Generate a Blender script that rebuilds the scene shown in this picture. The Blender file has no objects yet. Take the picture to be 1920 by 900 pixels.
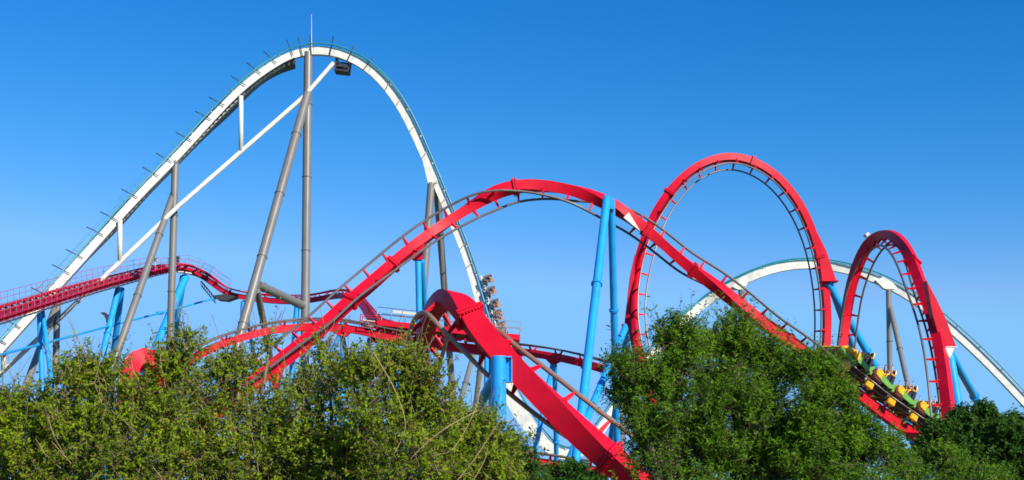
import bpy, bmesh, math, random
import numpy as np
from mathutils import Vector, Matrix
R = math.radians
S = bpy.context.scene
COL = S.collection
# ------------------------------------------------------------------ camera, sky, sun, exposure
F, PY, PITCH, CAMZ = 2600.0, 687.0, R(6.0), 1.7
cam = bpy.data.objects.new('camera', bpy.data.cameras.new('camera')); COL.objects.link(cam)
cam.location = (0, 0, CAMZ); cam.rotation_euler = (R(90) + PITCH, 0, 0)
cam.data.sensor_width = 36; cam.data.lens = F / 1920 * 36
cam.data.shift_y = (PY - 450) / 1920
cam.data.clip_start = 0.2; cam.data.clip_end = 6000
S.camera = cam
SUN_EL, SUN_AZ = R(31), R(140)          # azimuth clockwise from +Y (view direction): to the right and behind the camera
wd = bpy.data.worlds.new('World'); S.world = wd; wd.use_nodes = True
nt = wd.node_tree; nt.nodes.clear()
sky = nt.nodes.new('ShaderNodeTexSky'); sky.sky_type = 'NISHITA'; sky.sun_disc = False
sky.sun_elevation = SUN_EL; sky.sun_rotation = SUN_AZ
sky.altitude = 0; sky.air_density = 1.0; sky.dust_density = 0.25; sky.ozone_density = 3.0
hs = nt.nodes.new('ShaderNodeHueSaturation'); hs.inputs['Saturation'].default_value = 1.25; hs.inputs['Hue'].default_value = 0.5
bg = nt.nodes.new('ShaderNodeBackground'); bg.inputs['Strength'].default_value = 0.115
wo = nt.nodes.new('ShaderNodeOutputWorld')
nt.links.new(sky.outputs[0], hs.inputs['Color']); sep = nt.nodes.new('ShaderNodeSeparateColor'); cmb = nt.nodes.new('ShaderNodeCombineColor'); nt.links.new(hs.outputs[0], sep.inputs[0])
for ch_, (cap, pw, am) in enumerate(((1.92, 2.54, .284), (4.3, 1.26, .571), (7.0, 1.0, 1.0))):      # camera-like grading of the whole sky: deeper towards the zenith
    a_ = nt.nodes.new('ShaderNodeMath'); a_.operation = 'MINIMUM'; a_.inputs[1].default_value = cap; nt.links.new(sep.outputs[ch_], a_.inputs[0])
    b_ = nt.nodes.new('ShaderNodeMath'); b_.operation = 'POWER'; b_.inputs[1].default_value = pw; nt.links.new(a_.outputs[0], b_.inputs[0])
    c_ = nt.nodes.new('ShaderNodeMath'); c_.operation = 'MULTIPLY'; c_.inputs[1].default_value = am; nt.links.new(b_.outputs[0], c_.inputs[0]); nt.links.new(c_.outputs[0], cmb.inputs[ch_])
nt.links.new(cmb.outputs[0], bg.inputs['Color']); nt.links.new(bg.outputs[0], wo.inputs['Surface'])
sl = bpy.data.lights.new('sun', 'SUN'); sl.energy = 4.7; sl.angle = R(0.5); sl.color = (1.0, 0.93, 0.82)
so = bpy.data.objects.new('sun', sl); COL.objects.link(so)
SD = Vector((math.sin(SUN_AZ) * math.cos(SUN_EL), math.cos(SUN_AZ) * math.cos(SUN_EL), math.sin(SUN_EL)))
so.rotation_euler = SD.to_track_quat('Z', 'Y').to_euler(); so.location = (60, -40, 60)
S.view_settings.view_transform = 'Standard'; S.view_settings.look = 'None'
S.view_settings.exposure = 0.45; S.view_settings.gamma = 1
S.cycles.filter_width = 1.65      # soft compact-camera lens

# ------------------------------------------------------------------ pixel of the survey photo + distance -> world point
def P(px, py, d):
    dx, dy = (px - 960) / F, (PY - py) / F
    v = np.array((dx, math.cos(PITCH) - dy * math.sin(PITCH), math.sin(PITCH) + dy * math.cos(PITCH)))
    return v * (d / v[1]) + np.array((0, 0, CAMZ))
K = 1.263
def PK(px, py, d): return P(px, py, d * K)
def nrm(v):
    v = np.asarray(v, float); return v / max(np.linalg.norm(v), 1e-9)

# ------------------------------------------------------------------ materials
def mat(name, col, rough=.4, metal=0, var=.12, scale=1.2, dirt=None, dirt_amt=.0, coat=0.0, bump=0, spec=.5):
    m = bpy.data.materials.new(name); m.use_nodes = True
    n = m.node_tree.nodes; l = m.node_tree.links; b = n['Principled BSDF']
    tc = n.new('ShaderNodeTexCoord')
    nz = n.new('ShaderNodeTexNoise'); nz.inputs['Scale'].default_value = scale; nz.inputs['Detail'].default_value = 6
    l.new(tc.outputs['Object'], nz.inputs['Vector'])
    mr = n.new('ShaderNodeMapRange'); mr.inputs[1].default_value = .3; mr.inputs[2].default_value = .7
    mr.inputs[3].default_value = 1 - var; mr.inputs[4].default_value = 1 + var
    l.new(nz.outputs['Fac'], mr.inputs[0])
    mx = n.new('ShaderNodeMix'); mx.data_type = 'RGBA'; mx.blend_type = 'MULTIPLY'; mx.inputs[0].default_value = 1
    mx.inputs[6].default_value = (*col, 1); l.new(mr.outputs[0], mx.inputs[7])
    out = mx.outputs[2]
    if dirt:
        mp = n.new('ShaderNodeMapping'); mp.inputs['Scale'].default_value = (2.2, 2.2, .25)
        l.new(tc.outputs['Object'], mp.inputs['Vector'])
        n2 = n.new('ShaderNodeTexNoise'); n2.inputs['Scale'].default_value = 1.6; n2.inputs['Detail'].default_value = 8
        l.new(mp.outputs[0], n2.inputs['Vector'])
        m2 = n.new('ShaderNodeMapRange'); m2.inputs[1].default_value = .52; m2.inputs[2].default_value = .78; m2.inputs[4].default_value = dirt_amt
        l.new(n2.outputs['Fac'], m2.inputs[0])
        x2 = n.new('ShaderNodeMix'); x2.data_type = 'RGBA'; l.new(m2.outputs[0], x2.inputs[0]); l.new(out, x2.inputs[6])
        x2.inputs[7].default_value = (*dirt, 1); out = x2.outputs[2]
    l.new(out, b.inputs['Base Color'])
    b.inputs['Metallic'].default_value = metal
    r2 = n.new('ShaderNodeMapRange'); r2.inputs[3].default_value = max(rough - .1, .05); r2.inputs[4].default_value = min(rough + .12, 1)
    l.new(nz.outputs['Fac'], r2.inputs[0]); l.new(r2.outputs[0], b.inputs['Roughness'])
    b.inputs['Coat Weight'].default_value = coat; b.inputs['Specular IOR Level'].default_value = spec
    if bump:
        bp = n.new('ShaderNodeBump'); bp.inputs['Strength'].default_value = bump; l.new(nz.outputs['Fac'], bp.inputs['Height']); l.new(bp.outputs[0], b.inputs['Normal'])
    return m
M = {
 'red': mat('red_paint', (.60, .002, .021), .5, dirt=(.34, .01, .02), dirt_amt=.6, spec=.22),
 'red2': mat('faded_red_paint', (.46, .004, .032), .5, dirt=(.28, .015, .025), dirt_amt=.5, spec=.25),
 'blue': mat('sky_blue_paint', (.014, .32, .75), .4, spec=.35, dirt=(.03, .2, .45), dirt_amt=.35, coat=.15),
 'grey': mat('weathered_grey_steel', (.225, .215, .195), .34, .25, var=.05, scale=.3, dirt=(.15, .14, .12), dirt_amt=.5),
 'white': mat('cream_white_paint', (.66, .655, .58), .5, dirt=(.40, .38, .31), dirt_amt=.5, spec=.3),
 'teal': mat('teal_paint', (.02, .22, .25), .4),
 'rail': mat('worn_steel_rail', (.13, .105, .10), .4, .25, dirt=(.22, .15, .11), dirt_amt=.4),
 'railbrown': mat('brown_worn_rail', (.36, .22, .15), .32, .4),
 'dark': mat('dark_steel', (.035, .037, .042), .5),
 'handrail': mat('galvanised_handrail', (.30, .29, .30), .45, .4),
 'panel': mat('pale_sign_panel', (.62, .58, .50), .5),
 'panel2': mat('taupe_seat', (.16, .13, .11), .6),
 'yellow': mat('yellow_gelcoat', (.84, .40, .012), .35, coat=.15),
 'green': mat('green_gelcoat', (.13, .33, .06), .38, coat=.15),
 'maroon': mat('maroon_gelcoat', (.13, .035, .03), .4),
 'black': mat('black_padding', (.02, .02, .022), .6),
 'rubber': mat('pale_wheel', (.55, .55, .5), .5),
 'skin': mat('skin', (.58, .32, .22), .5, var=.04),
 'hair': mat('dark_hair', (.035, .022, .015), .7),
 'hairb': mat('fair_hair', (.28, .17, .07), .7),
 'shirt0': mat('navy_shirt', (.02, .03, .06), .8), 'shirt1': mat('white_shirt', (.7, .7, .68), .8),
 'shirt2': mat('orange_shirt', (.55, .2, .05), .8), 'shirt3': mat('grey_shirt', (.2, .2, .22), .8),
 'jeans': mat('denim', (.04, .06, .13), .8), 'shoe': mat('shoe', (.1, .09, .08), .7),
 'bark': mat('grey_brown_bark', (.17, .13, .085), .9, scale=14, var=.35, bump=.4),
 'straw': mat('dry_straw_twig', (.34, .25, .13), .8, var=.25, scale=6),
 'concrete': mat('concrete', (.33, .32, .3), .85),
}
def leafmat(name, a, b, dry, dryamt, brown=0.0):
    m = bpy.data.materials.new(name); m.use_nodes = True
    n = m.node_tree.nodes; l = m.node_tree.links; n.clear()
    g = n.new('ShaderNodeNewGeometry'); tc = n.new('ShaderNodeTexCoord')
    nz = n.new('ShaderNodeTexNoise'); nz.inputs['Scale'].default_value = 1.1; nz.inputs['Detail'].default_value = 3
    l.new(tc.outputs['Object'], nz.inputs['Vector'])
    mr = n.new('ShaderNodeMapRange'); mr.inputs[1].default_value = .36; mr.inputs[2].default_value = .64; l.new(nz.outputs['Fac'], mr.inputs[0])
    ad = n.new('ShaderNodeMath'); ad.operation = 'MULTIPLY_ADD'; ad.inputs[1].default_value = .55
    l.new(g.outputs['Random Per Island'], ad.inputs[0])
    hf = n.new('ShaderNodeMath'); hf.operation = 'MULTIPLY'; hf.inputs[1].default_value = .55; l.new(mr.outputs[0], hf.inputs[0])
    l.new(hf.outputs[0], ad.inputs[2])
    mx = n.new('ShaderNodeMix'); mx.data_type = 'RGBA'; mx.inputs[6].default_value = (*a, 1); mx.inputs[7].default_value = (*b, 1)
    l.new(ad.outputs[0], mx.inputs[0])
    gt = n.new('ShaderNodeMath'); gt.operation = 'GREATER_THAN'; gt.inputs[1].default_value = 1 - dryamt; l.new(g.outputs['Random Per Island'], gt.inputs[0])
    m2 = n.new('ShaderNodeMix'); m2.data_type = 'RGBA'; m2.inputs[7].default_value = (*dry, 1); l.new(gt.outputs[0], m2.inputs[0]); l.new(mx.outputs[2], m2.inputs[6])
    n3 = n.new('ShaderNodeTexNoise'); n3.inputs['Scale'].default_value = 2.1; n3.inputs['Detail'].default_value = 4
    mp = n.new('ShaderNodeMapping'); mp.inputs['Location'].default_value = (3, 7, 1); l.new(tc.outputs['Object'], mp.inputs['Vector']); l.new(mp.outputs[0], n3.inputs['Vector'])
    r3 = n.new('ShaderNodeMapRange'); r3.inputs[1].default_value = .5; r3.inputs[2].default_value = .66; r3.inputs[4].default_value = brown; l.new(n3.outputs['Fac'], r3.inputs[0])
    m3 = n.new('ShaderNodeMix'); m3.data_type = 'RGBA'; m3.inputs[7].default_value = (.22, .15, .045, 1); l.new(r3.outputs[0], m3.inputs[0]); l.new(m2.outputs[2], m3.inputs[6]); m2 = m3
    d = n.new('ShaderNodeBsdfPrincipled'); d.inputs['Roughness'].default_value = .65; d.inputs['Specular IOR Level'].default_value = .12
    t = n.new('ShaderNodeBsdfTranslucent'); ms = n.new('ShaderNodeMixShader'); ms.inputs[0].default_value = .44
    o = n.new('ShaderNodeOutputMaterial')
    l.new(m2.outputs[2], d.inputs['Base Color']); l.new(m2.outputs[2], t.inputs['Color'])
    l.new(d.outputs[0], ms.inputs[1]); l.new(t.outputs[0], ms.inputs[2]); l.new(ms.outputs[0], o.inputs['Surface'])
    return m
LM = {
 'olive': leafmat('olive_leaves', (.085, .165, .003), (.32, .45, .009), (.34, .22, .07), .06, .38),
 'mid': leafmat('mid_green_leaves', (.09, .17, .006), (.31, .43, .016), (.32, .2, .07), .05, .32),
 'deep': leafmat('deep_green_leaves', (.036, .115, .005), (.17, .33, .014), (.2, .16, .05), .01),
 'dull': leafmat('dull_green_leaves', (.022, .075, .010), (.075, .18, .02), (.1, .08, .04), .01),
}

# ------------------------------------------------------------------ object helpers
def tag(o, label=None, cat=None, group=None, kind=None):
    for k, v in (('label', label), ('category', cat), ('group', group), ('kind', kind)):
        if v: o[k] = v
    return o
def empty(name, loc, label, cat, group=None):
    o = bpy.data.objects.new(name, None); COL.objects.link(o); o.location = loc; o.empty_display_size = .5
    return tag(o, label, cat, group)
def wloc(o):
    v = Vector((0, 0, 0))
    while o: v += o.location; o = o.parent
    return v
class MB:
    """collects shapes in world coordinates, builds ONE mesh object"""
    def __init__(s): s.v, s.f, s.sm, s.mi = [], [], [], []; s.n = 0; s.cur = 0
    def add(s, v, f, smooth=False):
        v = np.asarray(v, float); s.v.append(v)
        s.f += [tuple(i + s.n for i in q) for q in f]; s.sm += [smooth] * len(f); s.mi += [s.cur] * len(f); s.n += len(v)
    def tube(s, pts, r, seg=10, caps=True):
        pts = np.asarray(pts, float); n = len(pts)
        rr = np.full(n, r) if np.isscalar(r) else np.asarray(r, float)
        t = np.gradient(pts, axis=0); t /= np.linalg.norm(t, axis=1)[:, None] + 1e-9
        a = np.array((0, 0, 1.)) if abs(t[0][2]) < .9 else np.array((1., 0, 0))
        u = nrm(np.cross(t[0], a)); V = []
        for i in range(n):
            u = nrm(u - t[i] * np.dot(u, t[i])); w = np.cross(t[i], u)
            for k in range(seg):
                an = 2 * math.pi * k / seg; V.append(pts[i] + rr[i] * (math.cos(an) * u + math.sin(an) * w))
        f = [(i * seg + k, i * seg + (k + 1) % seg, (i + 1) * seg + (k + 1) % seg, (i + 1) * seg + k) for i in range(n - 1) for k in range(seg)]
        s.add(V, f, True)
        if caps:
            b = s.n - n * seg
            s.f += [tuple(b + k for k in range(seg))[::-1], tuple(b + (n - 1) * seg + k for k in range(seg))]; s.sm += [False] * 2; s.mi += [s.cur] * 2
    def rect(s, pts, U, W, hu, hw):
        """rectangular bar swept along pts; U, W per-point unit frames; hu, hw half sizes (scalar or per point)"""
        n = len(pts); hu = np.broadcast_to(hu, n); hw = np.broadcast_to(hw, n); V = []
        for i in range(n):
            for a, b in ((1, 1), (-1, 1), (-1, -1), (1, -1)): V.append(pts[i] + U[i] * hu[i] * a + W[i] * hw[i] * b)
        f = [(i * 4 + k, i * 4 + (k + 1) % 4, (i + 1) * 4 + (k + 1) % 4, (i + 1) * 4 + k) for i in range(n - 1) for k in range(4)]
        f += [(3, 2, 1, 0), tuple((n - 1) * 4 + k for k in range(4))]
        s.add(V, f, True)
    def box(s, c, hx, hy, hz, X=(1, 0, 0), Y=(0, 1, 0), Z=(0, 0, 1)):
        c, X, Y, Z = map(lambda q: np.asarray(q, float), (c, X, Y, Z))
        V = [c + X * hx * a + Y * hy * b + Z * hz * d for a in (-1, 1) for b in (-1, 1) for d in (-1, 1)]
        s.add(V, [(0, 1, 3, 2), (4, 6, 7, 5), (0, 4, 5, 1), (2, 3, 7, 6), (0, 2, 6, 4), (1, 5, 7, 3)])
    def bar(s, a, b, w, h, up=(0, 0, 1)):
        a = np.asarray(a, float); b = np.asarray(b, float); X = nrm(b - a); Y = nrm(np.cross(up, X)) if abs(np.dot(up, X)) < .98 else np.array((0, 1., 0)); Z = np.cross(X, Y)
        s.box((a + b) / 2, np.linalg.norm(b - a) / 2, w / 2, h / 2, X, Y, Z)
    def prism(s, poly, off):
        """polygon (3-D points) given thickness along vector off (centred)"""
        p = [np.asarray(q, float) for q in poly]; off = np.asarray(off, float); n = len(p)
        s.add([q - off / 2 for q in p] + [q + off / 2 for q in p],
              [tuple(range(n))[::-1], tuple(range(n, 2 * n))] + [(i, (i + 1) % n, n + (i + 1) % n, n + i) for i in range(n)])
    def ring(s, c, ax, r, th, seg=16):
        ax = nrm(ax); c = np.asarray(c, float); s.tube([c - ax * th / 2, c + ax * th / 2], r, seg)
    def build(s, name, m, parent=None, local=False, bevel=0):
        me = bpy.data.meshes.new(name); v = np.concatenate(s.v)
        if parent is not None and not local: v = v - np.array(wloc(parent))
        me.from_pydata(v.tolist(), [], s.f)
        me.polygons.foreach_set('use_smooth', s.sm)
        for q in (m if isinstance(m, (list, tuple)) else [m]): me.materials.append(q)
        me.polygons.foreach_set('material_index', s.mi)
        bm = bmesh.new(); bm.from_mesh(me); bmesh.ops.recalc_face_normals(bm, faces=bm.faces)
        for e_ in bm.edges:
            if e_.is_manifold and e_.calc_face_angle() > .6: e_.smooth = False
        if bevel: bmesh.ops.bevel(bm, geom=[e for e in bm.edges if e.is_manifold and e.calc_face_angle() > .5], offset=bevel, segments=2, affect='EDGES', clamp_overlap=True)
        bm.to_mesh(me); bm.free()
        o = bpy.data.objects.new(name, me); COL.objects.link(o)
        if parent is not None: o.parent = parent
        return o
def cyl(a, b, r, name, m, parent, seg=20, n=2):
    b_ = MB(); a = np.asarray(a); b = np.asarray(b); b_.tube([a + (b - a) * i / (n - 1) for i in range(n)], r, seg); return b_.build(name, m, parent)

# ------------------------------------------------------------------ track
def catmull(A, sub=24):
    A = np.asarray(A, float); n = len(A); out = []
    Q = np.vstack([2 * A[0] - A[1], A, 2 * A[-1] - A[-2]])
    for i in range(n - 1):
        p0, p1, p2, p3 = Q[i:i + 4]
        # centripetal-ish: plain uniform is smooth enough with near-even spacing
        for k in range(sub):
            t = k / sub
            out.append(.5 * (2 * p1 + (p2 - p0) * t + (2 * p0 - 5 * p1 + 4 * p2 - p3) * t * t + (3 * p1 - p0 - 3 * p2 + p3) * t ** 3))
    out.append(A[-1]); return np.array(out)
def path(pts, step):
    """pts: (px,py,depth,nx,ny,nz[,scale]) -> evenly spaced samples of centre, tangent, normal, side, scale"""
    n0 = None; rows = []
    for p in pts:
        p = list(p)
        if len(p) > 3 and p[3] is not None: n0 = p[3:6]
        sc = p[6] if len(p) > 6 else 1.0
        rows.append(list(PK(*p[:3])) + list(n0) + [sc])
    A = catmull(rows); d = np.r_[0, np.cumsum(np.linalg.norm(np.diff(A[:, :3], axis=0), axis=1))]
    n = max(int(d[-1] / step), 3); s = np.linspace(0, d[-1], n)
    B = np.stack([np.interp(s, d, A[:, k]) for k in range(7)], 1)
    C = B[:, :3]
    ker = np.array([1, 2, 3, 2, 1.]) / 9                      # gentle smoothing of the survey points
    for k in range(3):
        e = np.r_[[2 * C[0, k] - C[2, k], 2 * C[0, k] - C[1, k]], C[:, k], [2 * C[-1, k] - C[-2, k], 2 * C[-1, k] - C[-3, k]]]; C[:, k] = np.convolve(e, ker, 'valid')
    T = np.gradient(C, axis=0); T /= np.linalg.norm(T, axis=1)[:, None]
    N = B[:, 3:6]; N = N - T * np.sum(N * T, 1)[:, None]; N /= np.linalg.norm(N, axis=1)[:, None]
    return dict(C=C, T=T, N=N, B=np.cross(T, N), s=s, sc=B[:, 6])
def at_s(p, s):
    return [np.array([np.interp(s, p['s'], p[k][:, j]) for j in range(3)]) for k in ('C', 'T', 'N', 'B')]
def near_px(p, px, py):
    C = p['C'] - np.array((0, 0, CAMZ)); c, s_ = math.cos(PITCH), math.sin(PITCH)
    dep = C[:, 1] * c + C[:, 2] * s_; x = 960 + F * C[:, 0] / dep; y = PY - F * (C[:, 2] * c - C[:, 1] * s_) / dep
    return p['s'][np.argmin((x - px) ** 2 + (y - py) ** 2)]
def track(name, label, pts, w=.78, h=.8, gauge=1.3, rr=.085, gap=.42, tie=1.35, red='red', rail='rail', step=.55, flanges=(), tiemat=None, cat='coaster track', group=None, plates=True, maxties=100):
    p = path(pts, step); C, T, N, B, sc = p['C'], p['T'], p['N'], p['B'], p['sc']
    root = empty(name, C[len(C) // 2] * np.array((1, 1, 0)), label, cat, group)
    m = MB(); m.rect(C, B, N, w / 2 * sc, h / 2 * sc); m.build('spine', M[red], root, bevel=0)
    off = h / 2 + gap
    for sg in (-1, 1):
        m = MB(); m.tube(C + N * (off + (sc[:, None] - 1) * h / 2) + B * sg * gauge / 2, rr, 10); m.build('rail', M[rail], root)
    if tie:
        nt_ = min(int(p['s'][-1] / tie), maxties); ss = np.linspace(tie / 2, p['s'][-1] - tie / 2, nt_)
        for s in ss:
            c, t, n, b = at_s(p, s); m = MB()
            for sg in (-1, 1):
                a0 = c + n * (h / 2 - .12) + b * sg * w * .5; a1 = c + n * (h / 2 + .02) + b * sg * w * .12; a2 = c + n * (off - rr * .3) + b * sg * (gauge / 2 - rr * .8)
                a3 = c + n * (off - rr * 1.6) + b * sg * (gauge / 2 - rr * .2)
                a1 = c + n * (h / 2 + .01) + b * sg * w * .36
                m.prism([a0 - t * .05, a1 - t * .05, a2 - t * .03, a3 - t * .03], t * .06)
                m.prism([(a0 + a1) / 2 - t * .09, (a0 + a1) / 2 + t * .09, (a2 + a3) / 2 + t * .035, (a2 + a3) / 2 - t * .035], n * .03)
            m.bar(c + n * (h / 2 + .006) - b * w * .4, c + n * (h / 2 + .006) + b * w * .4, .05, .02, n)
            m.build('crosstie', M[tiemat or red], root)
    for q in flanges:
        s = near_px(p, *q); c, t, n, b = at_s(p, s); m = MB()
        for o_ in (-.06, .06): m.box(c + t * o_, .045, w / 2 + .1, h / 2 + .1, t, b, n)
        for sg in (-1, 1):
            for k in np.linspace(-.8, .8, 6):
                m.ring(c + b * k * w / 2 + n * sg * (h / 2 + .05), t, .03, .3, 6); m.ring(c + n * k * h / 2 + b * sg * (w / 2 + .05), t, .03, .3, 6)
        m.build('bolted_flange', M[red], root)
    p['root'] = root; p['off'] = off
    return p

def support(name, label, legs, m='blue', rings=(), group=None, cat='support', cap=None, foot=True):
    """legs: (top(px,py,d), low(px,py,d), radius[, 'free']) extended down to the ground"""
    base = None; L = []
    for lg in legs:
        a, b = PK(*lg[0]), PK(*lg[1])
        if len(lg) < 4: b = a + (b - a) * (a[2] / (a[2] - b[2]))
        L.append((a, b, lg[2]))
    base = L[0][1] * np.array((1, 1, 0))
    root = empty(name, base, label, cat, group)
    for a, b, r in L:
        if m == 'grey': r *= 1.12
        nm = 'column' if len(L) == 1 else 'leg'
        lo = cyl(a, b, r, nm, M[m], root, 22, 3)
        n = np.linalg.norm(b - a); k = 9.0; x = 6.5
        while x < n - 2:
            c = a + (b - a) * x / n; q = MB(); ax = nrm(b - a)
            for o_ in (-.035, .035): q.ring(c + ax * o_, ax, r * 1.0 + .07, .05, 22)
            for j in range(12):
                an = j / 12 * 2 * math.pi; u = nrm(np.cross(ax, (.3, 1, .1))); v = np.cross(ax, u)
                q.ring(c + (u * math.cos(an) + v * math.sin(an)) * (r + .04), ax, .022, .16, 6)
            q.build('flange_ring', M[m], root); x += k
        if foot and b[2] < .1:
            q = MB(); q.box(b + (0, 0, .1), r * 1.8, r * 1.8, .1); q.build('footing', M['concrete'], root)
    return root, L

# ================================================================== GROUND
g = MB()
xs = np.linspace(-2500, 2500, 21); ys = np.linspace(-600, 4400, 21)
gv = [(x, y, 0) for y in ys for x in xs]; g.add(gv, [(j * 21 + i, j * 21 + i + 1, (j + 1) * 21 + i + 1, (j + 1) * 21 + i) for j in range(20) for i in range(20)])
gm = mat('dry_grass_ground', (.09, .10, .035), .95, var=.4, scale=.35, dirt=(.18, .14, .08), dirt_amt=.6)
tag(g.build('ground', gm), kind='structure')

# ================================================================== WHITE HYPER COASTER (far)
up = (0, 0, 1); KS = .756
SH = [(-90, 752, 114.9, -.2, 0, 1, .82), (4, 650, 117.9, -.2, 0, 1, .82), (106, 537, 121.0, -.2, 0, 1, .8), (189, 445, 123.2, -.2, 0, 1, .8), (261, 366, 124.7, -.2, 0, 1, .8), (329, 296, 126.3, -.2, 0, 1, .8), (399, 220, 127.8, -.2, 0, 1, .8), (454, 165, 128.5, -.2, 0, 1, .8), (500, 129, 129.3, -.1, 0, 1, .82), (545, 104, 130.0, 0, 0, 1, .9),
      (590, 94, 130.0), (640, 101, 130.0, .2, 0, 1), (690, 127, 130.0, .4, 0, 1), (730, 168, 130.0, .7, 0, .8), (765, 224, 130.0, .9, 0, .6), (798, 297, 130.0, .95, 0, .5, .95), (830, 372, 130.0, .95, 0, .5, .9), (860, 444, 130.0, .95, 0, .5, .88), (885, 514, 130.0, .95, 0, .5, .88), (906, 590, 130.0, .95, 0, .4, 1.05),
      (928, 660, 129.3, .9, 0, .4, 1.15), (949, 718, 128.5, .85, 0, .5, 1.5), (968, 762, 127.8, .7, 0, .6, 1.75), (1000, 808, 127.0, .5, 0, .8, 1.6), (1038, 848, 127.0, .1, 0, 1, 1.3), (1075, 858, 127.0, -.1, 0, 1, 1.2), (1110, 828, 127.8, -.5, 0, .8, 1.1), (1140, 785, 128.5, -.6, 0, .7, 1.05), (1180, 728, 130.0, -.6, 0, .7), (1225, 664, 132.3), (1262, 621, 133.8),
      (1303, 583, 137.6, -.4, 0, 1), (1350, 549, 136.8), (1400, 523, 136.1, -.2, 0, 1), (1450, 504, 136.1, 0, 0, 1), (1505, 496, 136.1, 0, 0, 1), (1560, 500, 136.1), (1620, 515, 135.3, .2, 0, 1), (1680, 541, 134.6, .4, 0, 1), (1730, 573, 133.8), (1780, 614, 133.1, .6, 0, .8), (1840, 669, 132.3), (1900, 731, 131.5), (1970, 808, 130.8)]
sh = track('white_coaster_track', 'tall cream-white coaster track with teal rails, the farthest and highest ride',
           SH, w=.66, h=1.0, gauge=1.3, rr=.09, gap=.24, tie=3.6, red='white', rail='teal', tiemat='white', step=1.2)
root = sh['root']
# catwalk beside the lift hill, far side, with its steps and the slim cable posts
s0, s1 = near_px(sh, -80, 745), near_px(sh, 715, 150)
def band(p, s0, s1, st): return [at_s(p, s) for s in np.arange(s0, s1, st)]
b_ = band(sh, s0, near_px(sh, 560, 98), 1.5)
m = MB(); m.rect(np.array([q[0] - q[2] * .5 - q[3] * 1.5 for q in b_]), [q[3] for q in b_], [q[2] for q in b_], 2.08, .04)
cw = m.build('catwalk', M['dark'], root)
m = MB()
for q in band(sh, s0, near_px(sh, 545, 104), .72):
    c = q[0] - q[2] * .58 - q[3] * .68; m.box(c, .17, .53, .04, q[1], q[3], q[2])
for sg in (-.3, .3): m.tube([q[0] - q[2] * .58 - q[3] * (.68 + sg) for q in band(sh, s0, near_px(sh, 545, 104), 1.5)], .05, 5)
m.build('steps', M['white'], cw)
for sg, o_ in ((1, .75), (-1, 2.0)):
    m = MB(); bb = band(sh, s0, s1, 2.4)
    for hh in (.95,): m.tube([q[0] + q[3] * sg * o_ + q[2] * (.35 + hh) for q in bb], .02, 5)
    for q in bb: m.tube([q[0] + q[3] * sg * o_ + q[2] * .3, q[0] + q[3] * sg * o_ + q[2] * 1.3], .018, 5)
    m.build('handrail', M['teal'], root)
for px, py in ((8, 640), (40, 610), (90, 555), (125, 517), (157, 480), (190, 447), (222, 410), (256, 375), (290, 338), (323, 305), (356, 270), (390, 234), (422, 198), (455, 166), (482, 143), (515, 121), (545, 104), (568, 97), (593, 95), (613, 96), (628, 100), (657, 110), (684, 125), (728, 165), (752, 200), (775, 245), (798, 297), (816, 340), (835, 385), (853, 425), (868, 465), (880, 500)):
    s = near_px(sh, px, py); q = at_s(sh, s); m = MB()
    big = px < 700; e = 2.7 if px < 560 else (2.6 if px < 640 else (2.0 if big else .9)); d = .15 if px < 560 else .75
    dirn = nrm(q[2] * 1 - (q[1] * (.25 if px < 540 else 0)) - (q[1] * .5 if not big else 0))
    c = q[0] + q[3] * .5; m.tube([c - dirn * d * KS, c + dirn * (e - .1) * KS], .06 if big else .04, 6); m.build('cable_post', M['dark' if big else 'grey'], root)
# lower truss under the lift
chord = [(-60, 758), (0, 702), (112, 597), (225, 491), (335, 386), (452, 284), (572, 179), (625, 118)]
m = MB(); cp = [PK(x, y, 119.4 + 10.6 * min(max(x, 0), 600) / 600) for x, y in chord]
m.tube(cp, .26, 10); m.build('truss_chord', M['white'], root)
for x, y0, y1 in ((7, 655, 696), (225, 412, 491), (452, 180, 284), (622, 103, 92.2)):
    d = 119.4 + 10.6 * x / 600; cyl(PK(x, y0, d), PK(x, y1, d), .27, 'truss_strut', M['white'], root, 10)
# crest antenna, inspection cage and crest walkway
m = MB(); m.tube([PK(584, 94, 130.8), PK(584, 60, 130.8), PK(584, 27, 130.8)], [.08, .05, .03], 6); m.build('lightning_rod', M['handrail'], root)
m = MB(); cc = PK(643, 125, 130.8)
X, Y, Z = nrm((1, 0, -.12)) * KS, nrm((0, 1, 0)) * KS, nrm((.12, 0, 1)) * KS
for a in (-1, 1):
    for b in (-1, 1):
        m.bar(cc + X * 1.1 * a + Y * 1.1 * b - Z * 1.0, cc + X * 1.1 * a + Y * 1.1 * b + Z * 1.3, .14, .14)
for z in (-.9, -.3, .3, .9):
    for a in (-1, 1):
        m.bar(cc + X * 1.1 * a - Y * 1.1 + Z * z, cc + X * 1.1 * a + Y * 1.1 + Z * z, .12, .14); m.bar(cc - X * 1.1 + a * Y * 1.1 + Z * z, cc + X * 1.1 + a * Y * 1.1 + Z * z, .12, .14)
m.box(cc - Z * 1.0, 1.15, 1.15, .08, X, Y, Z); m.box(cc - X * 1.0, .05, 1.1, 1.1, X, Y, Z); m.box(cc + Y * 1.0, 1.1, .05, .7, X, Y, Z)
m.build('inspection_cage', M['dark'], root)
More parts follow.
